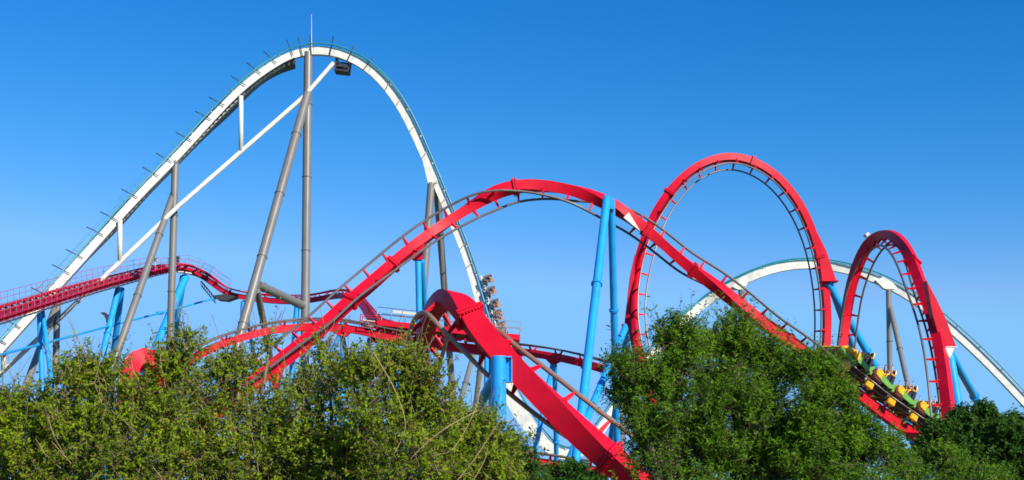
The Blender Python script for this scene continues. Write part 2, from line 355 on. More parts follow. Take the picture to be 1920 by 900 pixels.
# white gussets where columns meet the spine
def plate(name, pts, depth, th, mt, root):
    m = MB(); m.prism([PK(x, y, depth) for x, y in pts], (0, th, 0)); return m.build(name, M[mt], root)
plate('gusset', [(798, 285), (792, 300), (803, 345), (821, 345), (822, 335), (815, 320)], 130.0, 0.76, 'white', root)
plate('gusset', [(1372, 538), (1384, 544), (1395, 544), (1405, 523), (1392, 520)], 136.1, 0.68, 'white', root)
plate('gusset', [(1640, 526), (1655, 541), (1660, 543), (1673, 543), (1684, 545), (1680, 535), (1655, 520)], 134.6, 0.76, 'white', root)
plate('gusset', [(1022, 828), (1036, 850), (1050, 862), (1040, 838)], 127.0, 0.98, 'white', root)
plate('gusset', [(1158, 748), (1158, 772), (1172, 772), (1176, 738)], 129.3, 0.76, 'white', root)

G = 'grey steel columns of the white coaster'
support('steel_support', 'grey A-frame under the white coaster nearest the left edge of the photo', [((109, 541, 121.0), (103, 720, 121.0), 0.318), ((106, 570, 121.3), (40, 745, 114.9), 0.318)], 'grey', group=G)
support('steel_support', 'grey two-legged steel support halfway up the white lift hill', [((329, 302, 126.3), (319, 640, 126.3), 0.378), ((326, 362, 126.6), (216, 672, 117.2), 0.355)], 'grey', group=G)
_, L3 = support('steel_support', 'tallest grey steel support, holding the crest of the white coaster', [((578, 98, 130.0), (572, 620, 130.0), 0.469), ((577, 175, 129.7), (447, 640, 117.9), 0.469), ((482, 545, 121.0), (497, 620, 127.0), 0.318)], 'grey', group=G)
cyl(PK(484, 534, 121.3), PK(568, 573, 129.9), .50, 'cross_brace', M['grey'], _, 20)
m = MB(); a, b = PK(484, 534, 121.3), PK(568, 573, 129.9)
for q in (.12, .88): m.ring(a + (b - a) * q, b - a, .56, .1, 20)
m.build('flange_ring', M['grey'], _)
support('steel_support', 'grey pair of columns under the steep white drop, behind the red arch', [((809, 343, 130.0), (790, 590, 130.0), 0.423), ((818, 346, 130.8), (851, 765, 137.6), 0.378)], 'grey', group=G)
support('steel_support', 'slanting thin grey steel legs just left of the thick blue column', [((892, 650, 128.5), (861, 760, 123.2), 0.272), ((904, 655, 128.5), (892, 755, 130.0), 0.257)], 'grey', group=G)
support('steel_support', 'grey column under the left shoulder of the low white hill', [((1390, 543, 136.1), (1391, 620, 136.1), 0.340)], 'grey', group=G)
support('steel_support', 'grey A-frame under the right shoulder of the low white hill', [((1666, 542, 134.6), (1668, 660, 134.6), 0.302), ((1669, 575, 134.6), (1702, 720, 130.0), 0.287)], 'grey', group=G)
support('steel_support', 'short grey column under the rising white track, beside the leafy tree', [((1165, 771, 129.3), (1166, 830, 129.3), 0.318)], 'grey', group=G)

# ================================================================== RED COASTER
# lift hill track with catwalks (far left)
LH = [(-90, 622, 86, 0, 0, 1), (-20, 601, 94), (80, 570, 106), (160, 545, 117), (240, 523, 128), (300, 508, 135), (338, 506, 138, 0, 0, 1), (372, 514, 139.5, .2, -.2, 1), (400, 532, 140.5), (422, 549, 141, .1, -.1, 1), (455, 557, 141), (510, 564, 141, 0, 0, 1), (560, 565, 140), (600, 560, 138, 0, -.3, 1), (635, 555, 134, .2, -.5, .8), (662, 560, 126, .5, -.5, .7), (682, 577, 114, .8, -.3, .6), (697, 598, 102, .7, -.1, .8), (722, 616, 91, .2, 0, 1), (760, 628, 84)]
lh = track('red_coaster_lift_track', 'red coaster track with walkway and handrails rising from the left edge, then dipping', LH, w=.72, h=.66, gauge=1.4, rr=.09, gap=.36, tie=2.4, red='red2', rail='red2', step=.7)
root = lh['root']; e0, e1 = near_px(lh, -80, 620), near_px(lh, 425, 551)
for sg in (-1, 1):
    bb = band(lh, e0, e1, .9); ev = np.array([q[0] + q[3] * sg * 1.45 + q[2] * .5 for q in bb])
    m = MB(); m.rect(ev, [q[3] for q in bb], [q[2] for q in bb], .38, .05)
    for q in bb[::2]: m.bar(q[0] + q[3] * sg * .3 - q[2] * .1, q[0] + q[3] * sg * 1.75 + q[2] * .4, .09, .24)
    m.build('catwalk', M['red2'], root)
    m = MB(); bb = bb[::2]
    for hh in (1.15, .6): m.tube([q[0] + q[3] * sg * 1.8 + q[2] * (.55 + hh) for q in bb], .022, 5)
    for q in bb: m.tube([q[0] + q[3] * sg * 1.8 + q[2] * .5, q[0] + q[3] * sg * 1.8 + q[2] * 1.7], .022, 5)
    m.build('handrail', M['red2' if sg < 0 else 'handrail'], root)
bb = band(lh, e0, near_px(lh, 350, 508), 1.5); 
for q in bb:
    m = MB(); m.box(q[0] + q[3] * .8 - q[2] * .34, .5, .10, .07, q[1], q[3], q[2]); m.build('gap_light_tick', M['panel'], root)  # pale tabs stand in for light showing between beam and catwalk
m = MB()                       # sloping service stair and platform under the crest bend
a, b = PK(378, 528, 140.3), PK(404, 560, 140.3)
for y in (-.35, .35):
    for z in (0, .55): m.bar(a + (0, y, -z), b + (0, y, -z), .09, .09)
for k in np.linspace(0, 1, 9): c = a + (b - a) * k; m.bar(c + (0, -.35, 0), c + (0, -.35, -.55), .07, .07); m.bar(c + (0, -.35, 0), c + (0, .35, 0), .2, .05)
m.build('service_stair', M['dark'], root)
m = MB(); m.prism([PK(400, 556, 140.3), PK(410, 563, 140.3), PK(428, 565, 140.3), PK(447, 558, 140.3), PK(425, 553, 140.3)], (0, 1.6, 0)); m.build('service_platform', M['dark'], root)
m = MB(); c = PK(333, 486, 136); m.box(c, .2, .15, .36); m.bar(c - (0, 0, .3), c - (0, 0, 1.6), .08, .08); m.build('signal_box', M['dark'], root)
m = MB(); c = PK(292, 487, 133); m.box(c, .22, .18, .15); m.bar(c - (0, 0, .1), c - (0, 0, 1.5), .08, .08); m.build('camera_box', M['panel'], root)

# second red track behind the shrubs, running into the brake deck and out to the right
t2 = track('red_coaster_return_track', 'low red track curving up out of the left shrubs toward the brake platform', [(235, 760, 72, 0, 0, 1), (290, 715, 74, 0, 0, 1), (345, 682, 76), (390, 656, 77), (440, 637, 78), (500, 621, 79), (560, 614, 80), (620, 613, 80), (670, 619, 80), (720, 631, 80), (790, 642, 80)],
           w=.5, h=.52, gauge=1.1, rr=.07, gap=.3, tie=2.2, flanges=((640, 614),))
plate('gusset', [(615, 619), (633, 628), (640, 631), (650, 631), (657, 624), (668, 622)], 80, .45, 'red', t2['root'])
t3 = track('red_coaster_exit_track', 'red track leaving the right end of the brake platform toward the leafy tree', [(930, 655, 80, 0, 0, 1), (985, 661, 79), (1040, 669, 78), (1090, 680, 77), (1135, 693, 76), (1190, 712, 75), (1260, 740, 74)],
           w=.55, h=.55, gauge=1.1, rr=.07, gap=.28, tie=1.9, flanges=((1098, 682),))
plate('gusset', [(1022, 672), (1033, 683), (1042, 683), (1056, 676)], 78.3, .5, 'red', t3['root'])
t4 = track('red_coaster_low_track', 'lowest red track, crossing near the bottom behind the tall blue legs', [(860, 850, 60, 0, 0, 1), (930, 858, 60), (1000, 866, 60), (1060, 875, 60), (1120, 884, 60), (1200, 895, 60)],
           w=.5, h=.5, gauge=1.1, rr=.055, gap=.26, tie=1.1)
plate('gusset', [(1012, 876), (1030, 889), (1042, 889), (1055, 882)], 60, .4, 'red', t4['root'])

# brake platform
dk = empty('brake_platform', PK(840, 640, 80) * np.array((1, 1, 0)), 'long red brake run platform with grey handrails crossing the middle of the photo', 'platform')
A, Bp = PK(706, 606, 80), PK(974, 634, 80); X = nrm(Bp - A); Yv = np.array((0, 1., 0)); Zv = np.cross(X, Yv); Ln = np.linalg.norm(Bp - A)
m = MB(); m.box((A + Bp) / 2 + Yv * 1.3, Ln / 2, 1.75, .10, X, Yv, Zv); m.box((A + Bp) / 2 - Yv * .46, Ln / 2, .06, .2, X, Yv, Zv); m.box((A + Bp) / 2 + Yv * 3.06, Ln / 2, .06, .22, X, Yv, Zv); m.build('deck', M['red'], dk)
m = MB(); a, b = PK(690, 628, 80), PK(980, 662, 80); X2 = nrm(b - a); m.box((a + b) / 2 + Yv * 1.3, np.linalg.norm(b - a) / 2, .42, .34, X2, Yv, np.cross(X2, Yv)); m.build('spine', M['red'], dk)
m = MB()
for k in np.linspace(.04, .96, 12):
    c = A + (Bp - A) * k; m.box(c + Yv * 1.3 - Zv * .38, .07, 1.5, .28, X, Yv, Zv); m.box(c + Yv * .1 - Zv * .55 + X * .4, .22, .1, .12, X, Yv, Zv)
m.build('cross_beams', M['red2'], dk)
for yo in (-.42, 3.0):
    m = MB(); n = 10; pp = [A + (Bp - A) * k / n + Yv * yo for k in range(n + 1)]
    for hh in (.62, 1.15): m.tube([q + Zv * hh for q in (pp[0], pp[-1])], .03, 5)
    for q in pp: m.tube([q, q + Zv * 1.15], .03, 5)
    m.tube([pp[-1] + Zv * 1.15, pp[-1] + Zv * 1.15 + Yv * (3.4 if yo < 0 else -.01)], .03, 5)
    m.build('handrail', M['handrail'], dk)
m = MB(); q = A + (Bp - A) * .19 + Zv * .92; m.box(q - Yv * .47, .85, .03, .10, X, Yv, Zv); m.build('notice_panel', M['panel'], dk)
m = MB(); c = PK(693, 606, 80)
for a_ in (-1, 1):
    for b_2 in (-1, 1): m.bar(c + X * a_ * .65 + Yv * b_2 * .6 - Zv * .45, c + X * a_ * .65 + Yv * b_2 * .6 + Zv * .55, .06, .06)
    for z in (-.42, .05, .5): m.bar(c - X * .65 + Yv * a_ * .6 + Zv * z, c + X * .65 + Yv * a_ * .6 + Zv * z, .05, .05)
m.build('end_cage', M['red2'], dk)
m = MB(); m.box(c - Zv * .2, .5, .35, .07, X, Yv, Zv); m.box(c + Zv * .12, .5, .35, .05, X, Yv, Zv); m.box(c - Zv * .5, .3, .25, .09, X, Yv, Zv); m.build('brake_unit', M['panel'], dk)

# big arch -> twist -> slope carrying the train
E = [(360, 810, 50, -.2, -.75, .6), (430, 752, 52), (480, 713, 53.5), (540, 667, 55), (600, 618, 56.5, -.15, -.85, .5), (655, 567, 57.5), (710, 520, 58.5, -.1, -.92, .35), (770, 467, 59.2, 0, -1, .15), (830, 422, 60, 0, -1, -.1),
     (880, 390, 60.2, 0, -.95, -.35), (925, 362, 60.4, 0, -.6, -.8), (970, 349, 60.5, 0, -.25, -1), (1030, 349, 60.5, 0, .1, -1), (1085, 360, 60.5, 0, .35, -.9), (1140, 381, 60.6, 0, .8, -.6), (1190, 413, 61, 0, 1, -.1), (1240, 455, 61.3, 0, 1, .25),
     (1290, 499, 61.6, 0, .9, .45), (1340, 535, 62, .2, .7, .7), (1395, 578, 62.4, .3, .3, .9), (1440, 613, 62.8, .2, 0, 1), (1480, 640, 63.2, .2, 0, 1), (1520, 670, 63.6), (1580, 718, 64.6), (1640, 765, 65.8), (1690, 799, 66.8), (1740, 832, 67.8), (1800, 868, 69), (1870, 900, 70.2)]
e = track('red_coaster_arch_track', 'long red arch spanning the middle, its rails twisting over and carrying the yellow-green train', E, w=.54, h=.60, gauge=1.3, rr=.07, gap=.32, tie=1.45,
          flanges=((733, 497), (968, 349), (1207, 428), (1300, 507), (1475, 637), (660, 563)), step=.5, maxties=72)
plate('gusset', [(478, 712), (505, 700), (514, 728), (521, 728), (536, 672)], 54.5, .55, 'red', e['root'])
plate('gusset', [(766, 478), (775, 488), (791, 488), (796, 455)], 59.4, .5, 'red', e['root'])

m = MB(); m.prism([PK(1179, 398, 60.5), PK(1169, 408, 60.5), PK(1201, 434, 60.5)], (0, .05, 0)); m.build('glare_plate', M['white'], e['root'])  # sun glare on the red spine, modelled as a thin white triangle

# vertical loop
FL = [(1542, 760, 77, -.98, -.15, 0), (1545, 700, 77), (1549, 650, 77), (1551, 600, 77), (1547, 540, 76.8), (1534, 470, 76.5), (1509, 402, 76, -.85, -.15, -.4), (1473, 348, 75.6, -.6, -.12, -.8), (1428, 311, 75.2, -.3, -.12, -1), (1372, 294, 75, 0, -.15, -1), (1313, 309, 74.6, .4, -.2, -1),
      (1264, 350, 74.3, .7, -.3, -.7), (1227, 405, 74, .85, -.4, -.35), (1203, 470, 73.6, .85, -.5, 0), (1188, 540, 73.2), (1186, 600, 72.8), (1193, 650, 72.4), (1206, 705, 72, .8, -.55, .1), (1226, 765, 71.5)]
fl = track('red_coaster_loop_track', 'tall red vertical loop right of centre with rails on its inner side', FL, w=.48, h=.50, gauge=1.2, rr=.058, gap=.42, tie=1.5, step=.5, flanges=((1409, 302), (1252, 365), (1537, 480), (1186, 590)))
plate('gusset', [(1532, 440), (1547, 470), (1557, 500), (1566, 526), (1540, 530), (1535, 490)], 76.6, .6, 'red', fl['root'])
plate('gusset', [(1190, 478), (1181, 520), (1171, 608), (1187, 608), (1188, 560)], 73.2, .6, 'red', fl['root'])
for x0, x1, y, d in ((1538, 1570, 528, 76.6), (1166, 1188, 609, 73.2)):
    m = MB(); a, b = PK(x0, y, d), PK(x1, y, d); m.bar(a, b, .95, .08); m.build('seat_plate', M['red'], fl['root'])

# corkscrew arch at the right
GA = [(1566, 760, 73, .2, -1, 0), (1573, 700, 73), (1579, 650, 73), (1585, 600, 73), (1593, 550, 72.6, .22, -1, 0), (1607, 500, 72, .35, -.95, -.1), (1628, 458, 71, .4, -.8, -.5), (1655, 440, 69, .15, -.35, -.9), (1682, 447, 66.5, -.3, .15, -1), (1706, 480, 64, -.62, .45, -.6), (1727, 535, 62.3, -.72, .6, -.3), (1747, 590, 61, -.74, .64, -.2), (1761, 645, 60, -.74, .66, -.1), (1770, 700, 59.3), (1777, 760, 58.8), (1783, 830, 58.5)]
ga = track('red_coaster_corkscrew_track', 'narrow red corkscrew arch at the right, ladder-like ties showing on its inner side', GA, w=.56, h=.56, gauge=1.15, rr=.065, gap=.43, tie=1.35, step=.45, flanges=((1721, 493),))
plate('gusset', [(1734, 528), (1752, 562), (1770, 600), (1789, 651), (1762, 651), (1745, 590)], 60.3, .7, 'red', ga['root'])
m = MB(); c = PK(1622, 438, 70.5); m.box(c + (.1, 0, -.1), .12, .3, .1, nrm((1, 0, .6)), (0, 1, 0), nrm((-.6, 0, 1))); m.build('pale_end_plate', M['panel'], ga['root'])

# close corkscrew in front of the platform
H = [(752, 800, 47, .25, -.95, -.1, .8), (772, 720, 44, .25, -.95, -.1, .8), (791, 650, 41.2, .15, -.95, -.3, .8), (803, 605, 39, .1, -.9, -.5, .8), (819, 572, 37.2, -.05, -.5, -.9, .8), (843, 557, 36, -.3, .3, -.9, .85), (868, 577, 35.4, -.35, .8, -.35, .95), (898, 616, 35, -.15, 1, -.1), (935, 659, 34.6, -.1, 1, 0), (985, 711, 34.3, .05, 1, .1), (1045, 770, 34, .2, 1, .25), (1100, 822, 33.9, .3, .9, .45), (1152, 866, 33.8, .4, .8, .6), (1210, 915, 33.7), (1290, 975, 33.6)]
hh_ = track('red_coaster_front_track', 'nearest and thickest red corkscrew track, bent over sharply above the thick blue column', H, w=.72, h=.58, gauge=1.35, rr=.08, gap=.42, tie=1.5, rail='railbrown', step=.3, flanges=((873, 590), (1136, 852)))

# crimson hump poking out of the left shrubs
hb = track('red_coaster_hump_track', 'rounded crimson track end poking out above the left shrubs', [(236, 800, 46, -.3, .9, -.3), (238, 740, 46), (243, 700, 46), (253, 674, 46), (270, 668, 46.2), (288, 680, 46.5), (299, 705, 47), (306, 745, 47.5), (312, 800, 48)],
           w=.72, h=.72, gauge=1.2, gap=.36, rr=.08, tie=1.4, step=.3)

# blue supports
B = 'sky-blue tubular supports of the red coaster'
support('blue_support', 'sky-blue A-frame under the red lift track nearest the left edge', [((74, 588, 105.3), (81, 770, 105), .26), ((80, 585, 106), (103, 775, 98), .21)], 'blue', group=B)
_, L = support('blue_support', 'sky-blue support with a black lamp on it, left part of the red lift track', [((222, 541, 125.5), (193, 662, 122), .36), ((228, 541, 126), (212, 672, 130), .36)], 'blue', group=B)
support('blue_support', 'sky-blue legs splaying beneath the crest of the red lift track', [((348, 519, 138.5), (297, 640, 133), .5), ((344, 519, 139), (322, 650, 144), .46)], 'blue', group=B)
support('blue_support', 'thin sky-blue legs under the dip of the red track, right of a grey leg', [((455, 566, 141), (452, 660, 141), .26), ((457, 566, 141.4), (472, 640, 147), .26)], 'blue', group=B)
support('blue_support', 'single sky-blue column beside the tallest grey column', [((557, 571, 140), (547, 700, 140), .36)], 'blue', group=B)
support('blue_support', 'sky-blue tripod legs where two red tracks cross, left of the brake platform', [((642, 563, 132), (642, 640, 132), .28), ((637, 628, 80), (613, 680, 80), .17), ((642, 629, 80.3), (652, 680, 84), .18)], 'blue', group=B)
support('blue_support', 'sky-blue leg under the left end of the red brake platform', [((694, 634, 81), (684, 680, 81), .2), ((742, 655, 81), (742, 690, 81), .2)], 'blue', group=B)
support('blue_support', 'twin sky-blue columns under the rising left side of the big red arch', [((784, 488, 59.4), (787, 640, 59.4), .17), ((790, 489, 59.8), (804, 690, 64), .19)], 'blue', group=B)
bs, _ = support('blue_support', 'tall sky-blue A-frame holding the big red arch in the centre right', [((1138, 371, 59.2), (1076, 895, 51), .225), ((1146, 376, 60), (1158, 860, 66), .21)], 'blue', group=B)
m = MB(); m.prism([PK(1140, 374, 59.6), PK(1150, 372, 59.6), PK(1150, 396, 59.6), PK(1142, 394, 59.6)], (0, .9, 0)); m.build('clamp_plate', M['blue'], bs)
support('blue_support', 'sky-blue legs leaning down from the left foot of the vertical loop', [((1174, 611, 73), (1096, 795, 64), .23), ((1179, 611, 73.4), (1150, 800, 79), .26)], 'blue', group=B)
support('blue_support', 'long sky-blue legs sloping from the right side of the vertical loop', [((1552, 530, 76.6), (1652, 706, 80), .27), ((1556, 530, 77), (1612, 690, 87), .25)], 'blue', group=B)
bs, _ = support('blue_support', 'sky-blue legs with a white collar of modelled glare under the right corkscrew arch', [((1778, 655, 60.2), (1797, 765, 59), .27), ((1782, 662, 60.6), (1838, 762, 66), .22)], 'blue', group=B)
m = MB(); m.prism([PK(1768, 653, 59.9), PK(1788, 653, 59.9), PK(1779, 672, 59.85)], (0, .35, 0)); m.bar(PK(1763, 652, 60.2), PK(1791, 652, 60.2), .8, .05); m.build('glare_collar', M['white'], bs)  # wedge: sun glare on the blue gusset, modelled in white; bar: flange
bs, _ = support('blue_support', 'thick sky-blue column clamped to the nearest red corkscrew track', [((935, 668, 33.75), (935, 830, 33.75), .235), ((931, 702, 33.85), (888, 778, 37), .17)], 'blue', group=B)
m = MB(); a = PK(952, 695, 33.95)
m.box(a + (.04, 0, 0), .10, .05, .36); m.box(a + (.12, .1, 0), .02, .22, .36); m.box(PK(944, 671, 33.85), .26, .28, .02); m.box(PK(946, 716, 33.85), .18, .2, .02)
for z in (-.28, -.1, .1, .28):
    for x in (-.03, .08): m.ring(a + (x, -.06, z), (0, 1, 0), .02, .06, 6)
m.build('clamp_plate', M['blue'], bs)
support('blue_support', 'slim sky-blue pair seen just behind the thick blue column', [((913, 655, 80), (910, 790, 80), .17), ((919, 657, 80.5), (922, 810, 84), .2)], 'blue', group=B)
support('blue_support', 'slim sky-blue A-frame below the red exit track, in front of the white valley', [((1036, 684, 78.3), (1001, 855, 72), .17), ((1040, 684, 78.6), (1043, 850, 82), .18)], 'blue', group=B)
support('blue_support', 'short sky-blue stub under the lowest red track', [((1032, 888, 60), (1032, 930, 60), .16)], 'blue', group=B)
support('blue_support', 'sky-blue support under the slope with the yellow-green train', [((1708, 806, 70), (1728, 868, 70), .34), ((1712, 808, 70.5), (1726, 850, 76), .15)], 'blue', group=B)
# long thin blue brace pipe at left
bp = empty('brace_pipe', PK(210, 610, 124) * np.array((1, 1, 0)), 'long thin sky-blue pipe running diagonally below the red lift track', 'brace pipe')
m = MB(); m.tube([PK(-60, 680, 88), PK(0, 665, 96), PK(75, 646, 104.6), PK(210, 610, 124), PK(312, 584, 134.5), PK(403, 559, 140)], .125, 8); m.build('pipe', M['blue'], bp)
m = MB()
for x, y, d in ((75, 646, 104.6), (212, 609, 124), (300, 587, 133.6)): m.ring(PK(x, y, d), (1, .9, .25), .2, .8, 10)
m.build('pipe_sleeve', M['blue'], bp)
# black flood lamp on the blue leg
lp = empty('flood_lamp', PK(200, 596, 124), 'small black curved lamp hood on a blue leg left of the grey columns', 'lamp')
m = MB(); pr = [(189, 587), (197, 586), (203, 590), (206, 596), (204, 602), (201, 606), (200, 600), (197, 593)]
m.prism([PK(x, y, 124) for x, y in pr], (0, .7, 0)); m.build('lamp_hood', M['dark'], lp)
m = MB(); m.bar(PK(203, 597, 124), PK(209, 602, 124.2), .12, .12); m.build('bracket', M['dark'], lp)

# ================================================================== RIDERS
def skin_body(pose, shirt, nm):
    V, E_, Rr, cls = [], [], [], []
    def v(x, y, z, r, c): V.append((x, y, z)); Rr.append(r); cls.append(c); return len(V) - 1
    def ch(ids):
        for a, b in zip(ids, ids[1:]): E_.append((a, b))
    pel = v(0, 0, .10, .14, 1); wai = v(-.03, 0, .26, .125, 0); che = v(-.05, 0, .42, .15, 0); nb = v(-.05, 0, .55, .075, 0); nk = v(-.04, 0, .62, .052, 2)
    hd = v(-.02, 0, .71, .088, 2); ht = v(-.03, 0, .80, .082, 2); ch([pel, wai, che, nb, nk, hd, ht])
    for s in (-1, 1):
        hp = v(.04, s * .10, .08, .10, 1); kn = v(.44, s * .13, .13, .062, 1); an = v(.50, s * .13, -.28, .042, 1); to = v(.64, s * .14, -.33, .038, 3); ch([pel, hp, kn, an, to])
        sh_ = v(-.05, s * .19, .50, .062, 0); ch([che, sh_])
        if pose == 0: el = v(.10, s * .27, .74, .042, 2); wr = v(.17, s * .25, .98, .028, 2); pa = v(.19, s * .25, 1.05, .034, 2); fd = (.02, 0, 1)
        elif pose == 1: el = v(.14, s * .25, .34, .042, 2); wr = v(.24, s * .13, .50, .028, 2); pa = v(.26, s * .11, .56, .034, 2); fd = (.5, 0, .8)
        else: el = v(.20, s * .26, .60, .042, 2); wr = v(.40, s * .24, .78, .028, 2); pa = v(.45, s * .24, .84, .034, 2); fd = (.5, 0, .85)
        ch([sh_, el, wr, pa])
    me = bpy.data.meshes.new(nm); me.from_pydata(V, E_, []); o = bpy.data.objects.new(nm, me); COL.objects.link(o)
    md = o.modifiers.new('s', 'SKIN'); sv = me.skin_vertices[0].data
    for i, r in enumerate(Rr): sv[i].radius = (r * 1.22, r * 1.22)
    sv[0].use_root = True
    sb = o.modifiers.new('b', 'SUBSURF'); sb.levels = 1
    dg = bpy.context.evaluated_depsgraph_get(); ev = bpy.data.meshes.new_from_object(o.evaluated_get(dg)); bpy.data.objects.remove(o)
    # add nose, ears and five unequal fingers per hand to the same mesh
    bm = bmesh.new(); bm.from_mesh(ev)
    def tb(pts, rs):
        q = MB(); q.tube(pts, rs, 6); vs = [bm.verts.new(a) for a in np.concatenate(q.v)]
        for f in q.f: bm.faces.new([vs[i] for i in f])
    tb([(.055, 0, .76), (.085, 0, .725), (.06, 0, .715)], [.006, .016, .01])
    for s in (-1, 1):
        tb([(-.03, s * .08, .72), (-.03, s * .10, .75)], [.012, .02])
        c = Vector([q for q, r in zip(V, Rr) if r == .034][0 if s < 0 else 1]); f = Vector(fd).normalized(); sd = Vector((0, s, 0)); fw = Vector((1, 0, 0))
        for k, ln in enumerate((.062, .075, .08, .072)):
            b0 = c + sd * (k - 1.5) * .019; tb([b0, b0 + f * (ln * .6 + .02), b0 + f * (ln + .02) + fw * .018], [.0095, .0085, .006])
        tb([c - sd * .02 - f * .02, c - sd * .055 + f * .015, c - sd * .065 + f * .045], [.011, .0095, .007])
    P0 = np.array(V)
    mm = [M[shirt], M['jeans'], M['skin'], M['shoe']]
    ev.materials.clear()
    for q in mm: ev.materials.append(q)
    for f in bm.faces:
        f.smooth = True; c = f.calc_center_median(); best, bc = 1e9, 0
        for (a, b) in E_:
            A_, B_ = Vector(V[a]), Vector(V[b]); t = max(0, min(1, (c - A_).dot(B_ - A_) / (B_ - A_).length_squared)); d = (c - A_.lerp(B_, t)).length
            if d < best: best = d; bc = cls[b] if t > .35 or b in () else cls[a]
        f.material_index = bc
    bmesh.ops.recalc_face_normals(bm, faces=bm.faces); bm.to_mesh(ev); bm.free()
    return ev
def hair_mesh(mt, longh):
    m = MB(); V, f = [], []; n, k = 7, 12
    for i in range(n):
        ph = i / (n - 1) * R(118 if longh else 96)
        for j in range(k):
            th = j / k * 2 * math.pi; x = math.sin(ph) * math.cos(th); y = math.sin(ph) * math.sin(th); z = math.cos(ph)
            if x > .25: z = max(z, .28 + .1 * x)
            V.append((-.035 + x * .108, y * .104, .765 + z * .112 - (.08 if longh and x < 0 and i > 4 else 0)))
    f = [(i * k + j, i * k + (j + 1) % k, (i + 1) * k + (j + 1) % k, (i + 1) * k + j) for i in range(n - 1) for j in range(k)]
    m.add(V, f, True); o = m.build('hair', mt, None); me = o.data; bpy.data.objects.remove(o); return me
BODY = [skin_body(p, 'shirt%d' % s, 'rider_%s' % 'abcd'[s]) for p, s in ((0, 0), (0, 2), (1, 3), (2, 1))]
HAIR = [hair_mesh(M['hair'], False), hair_mesh(M['hairb'], True), hair_mesh(M['hair'], True)]
DESC = ['in navy, arms up', 'in orange, arms up', 'in grey, gripping', 'in white']
def rider(Mx, k, h, label, group):
    o = bpy.data.objects.new('person', BODY[k]); COL.objects.link(o); o.matrix_world = Mx; tag(o, label, 'person', group)
    c = bpy.data.objects.new('hair', HAIR[h]); COL.objects.link(c); c.parent = o
    return o

# ================================================================== TRAINS
def xz(m, prof, y0, y1): m.prism([(x, (y0 + y1) / 2, z) for x, z in prof], (0, y1 - y0, 0))
def build_car(kind):
    """a list of (name, mesh) sub-parts and one chassis mesh; x forward, z away from the rails, origin between the rails"""
    out = []; m = MB()
    def done(name, mt, bev=0):
        nonlocal m
        o = m.build(name, mt, None, bevel=bev); me = o.data; bpy.data.objects.remove(o); out.append((name, me)); m = MB()
    SY = (-.93, -.32, .32, .93)
    if kind == 'red':
        xz(m, [(-.95, .12), (.8, .12), (1.0, .3), (.9, .42), (-.9, .34)], -.62, .62); done('chassis', M['maroon'], .03)
        xz(m, [(.25, .30), (.95, .34), (1.22, .62), (1.0, .98), (.62, .92), (.3, .55)], -1.2, 1.2); done('front_fairing', M['maroon'], .05)
        for s in (-1, 1):
            xz(m, [(.40, .50), (.98, .58), (1.08, .80), (.9, 1.06), (.52, 1.0)], s * 1.235 - .04, s * 1.235 + .04); done('yellow_panel', M['yellow'], .03)
        for s in (-1, 1):
            xz(m, [(.52, .44), (.60, .92), (.30, .80), (-.45, .66), (-.72, .92), (-.86, .9), (-.62, .46), (-.3, .38)], s * 1.23 - .05, s * 1.23 + .05)
        xz(m, [(-.86, .38), (-.62, .38), (-.66, .62), (-.86, .60)], -1.18, 1.18)
        done('side_panel', M['green'], .02)
        # yellow wheel carrier slung beneath the front
        for s in (-1, 1):
            m.box((.85, s * .86, .02), .30, .10, .26)
        m.box((.85, 0, .22), .12, .9, .07)
        done('wheel_carrier', M['yellow'], .04)
        for s in (-1, 1):
            for x in (.66, 1.04):
                m.ring((x, s * .67, .19), (0, 1, 0), .13, .1, 14); done('wheel', M['rubber']); m.ring((x, s * .68, -.2), (0, 1, 0), .1, .08, 12); done('wheel', M['rubber'])
        m.bar((-.9, 0, .2), (-1.25, 0, .2), .12, .1); m.tube([(-1.2, -1.0, .2), (1.1, -1.0, .2)], .04, 6); m.tube([(-1.2, 1.0, .2), (1.1, 1.0, .2)], .04, 6); done('coupling_bar', M['handrail'])
        zs = .62; pad, res = 'black', 'yellow'
    else:
        xz(m, [(-.9, .1), (.9, .1), (1.05, .3), (.8, .45), (-.85, .38)], -.5, .5); done('chassis', M['white'], .03)
        for s in (-1, 1):
            for x in (.7, 1.0): m.ring((x, s * .75, .19), (0, 1, 0), .14, .1, 12); done('wheel', M['dark'])
        zs = .55; pad, res = 'panel2', 'handrail'; SY = (-1.35, -.5, .5, 1.35)
    for y in SY:
        xz(m, [(-.45, zs - .12), (.12, zs - .08), (.16, zs + .04), (-.28, zs + .04), (-.38, zs + .55), (-.42, zs + .66), (-.58, zs + .66), (-.60, zs + .3), (-.55, zs - .05)], y - .235, y + .235); xz(m, [(-.42, zs + .60), (-.44, zs + .98), (-.52, zs + 1.02), (-.58, zs + .95), (-.58, zs + .60)], y - .16, y + .16); done('seat', M[pad], .03)
        if kind == 'red':
            for s in (-1, 1):
                m.tube([(-.48, y + s * .12, zs + .60), (-.36, y + s * .14, zs + .69), (-.16, y + s * .14, zs + .64), (.04, y + s * .13, zs + .5), (.05, y + s * .09, zs + .3)], [.05, .06, .06, .055, .045], 8)
            m.tube([(.04, y - .1, zs + .3), (.06, y, zs + .28), (.04, y + .1, zs + .3)], .05, 8)
            m.tube([(-.5, y - .13, zs + .6), (-.5, y - .19, zs + .85), (-.5, y - .12, zs + 1.03), (-.5, y + .12, zs + 1.03), (-.5, y + .19, zs + .85), (-.5, y + .13, zs + .6)], .045, 6)
        else:
            m.tube([(.25, y, zs - .1), (.22, y, zs + .22), (.05, y, zs + .26)], .05, 8); m.tube([(.05, y - .12, zs + .27), (.05, y + .12, zs + .27)], .06, 8)
        done('restraint', M[res])
    return out, zs, SY
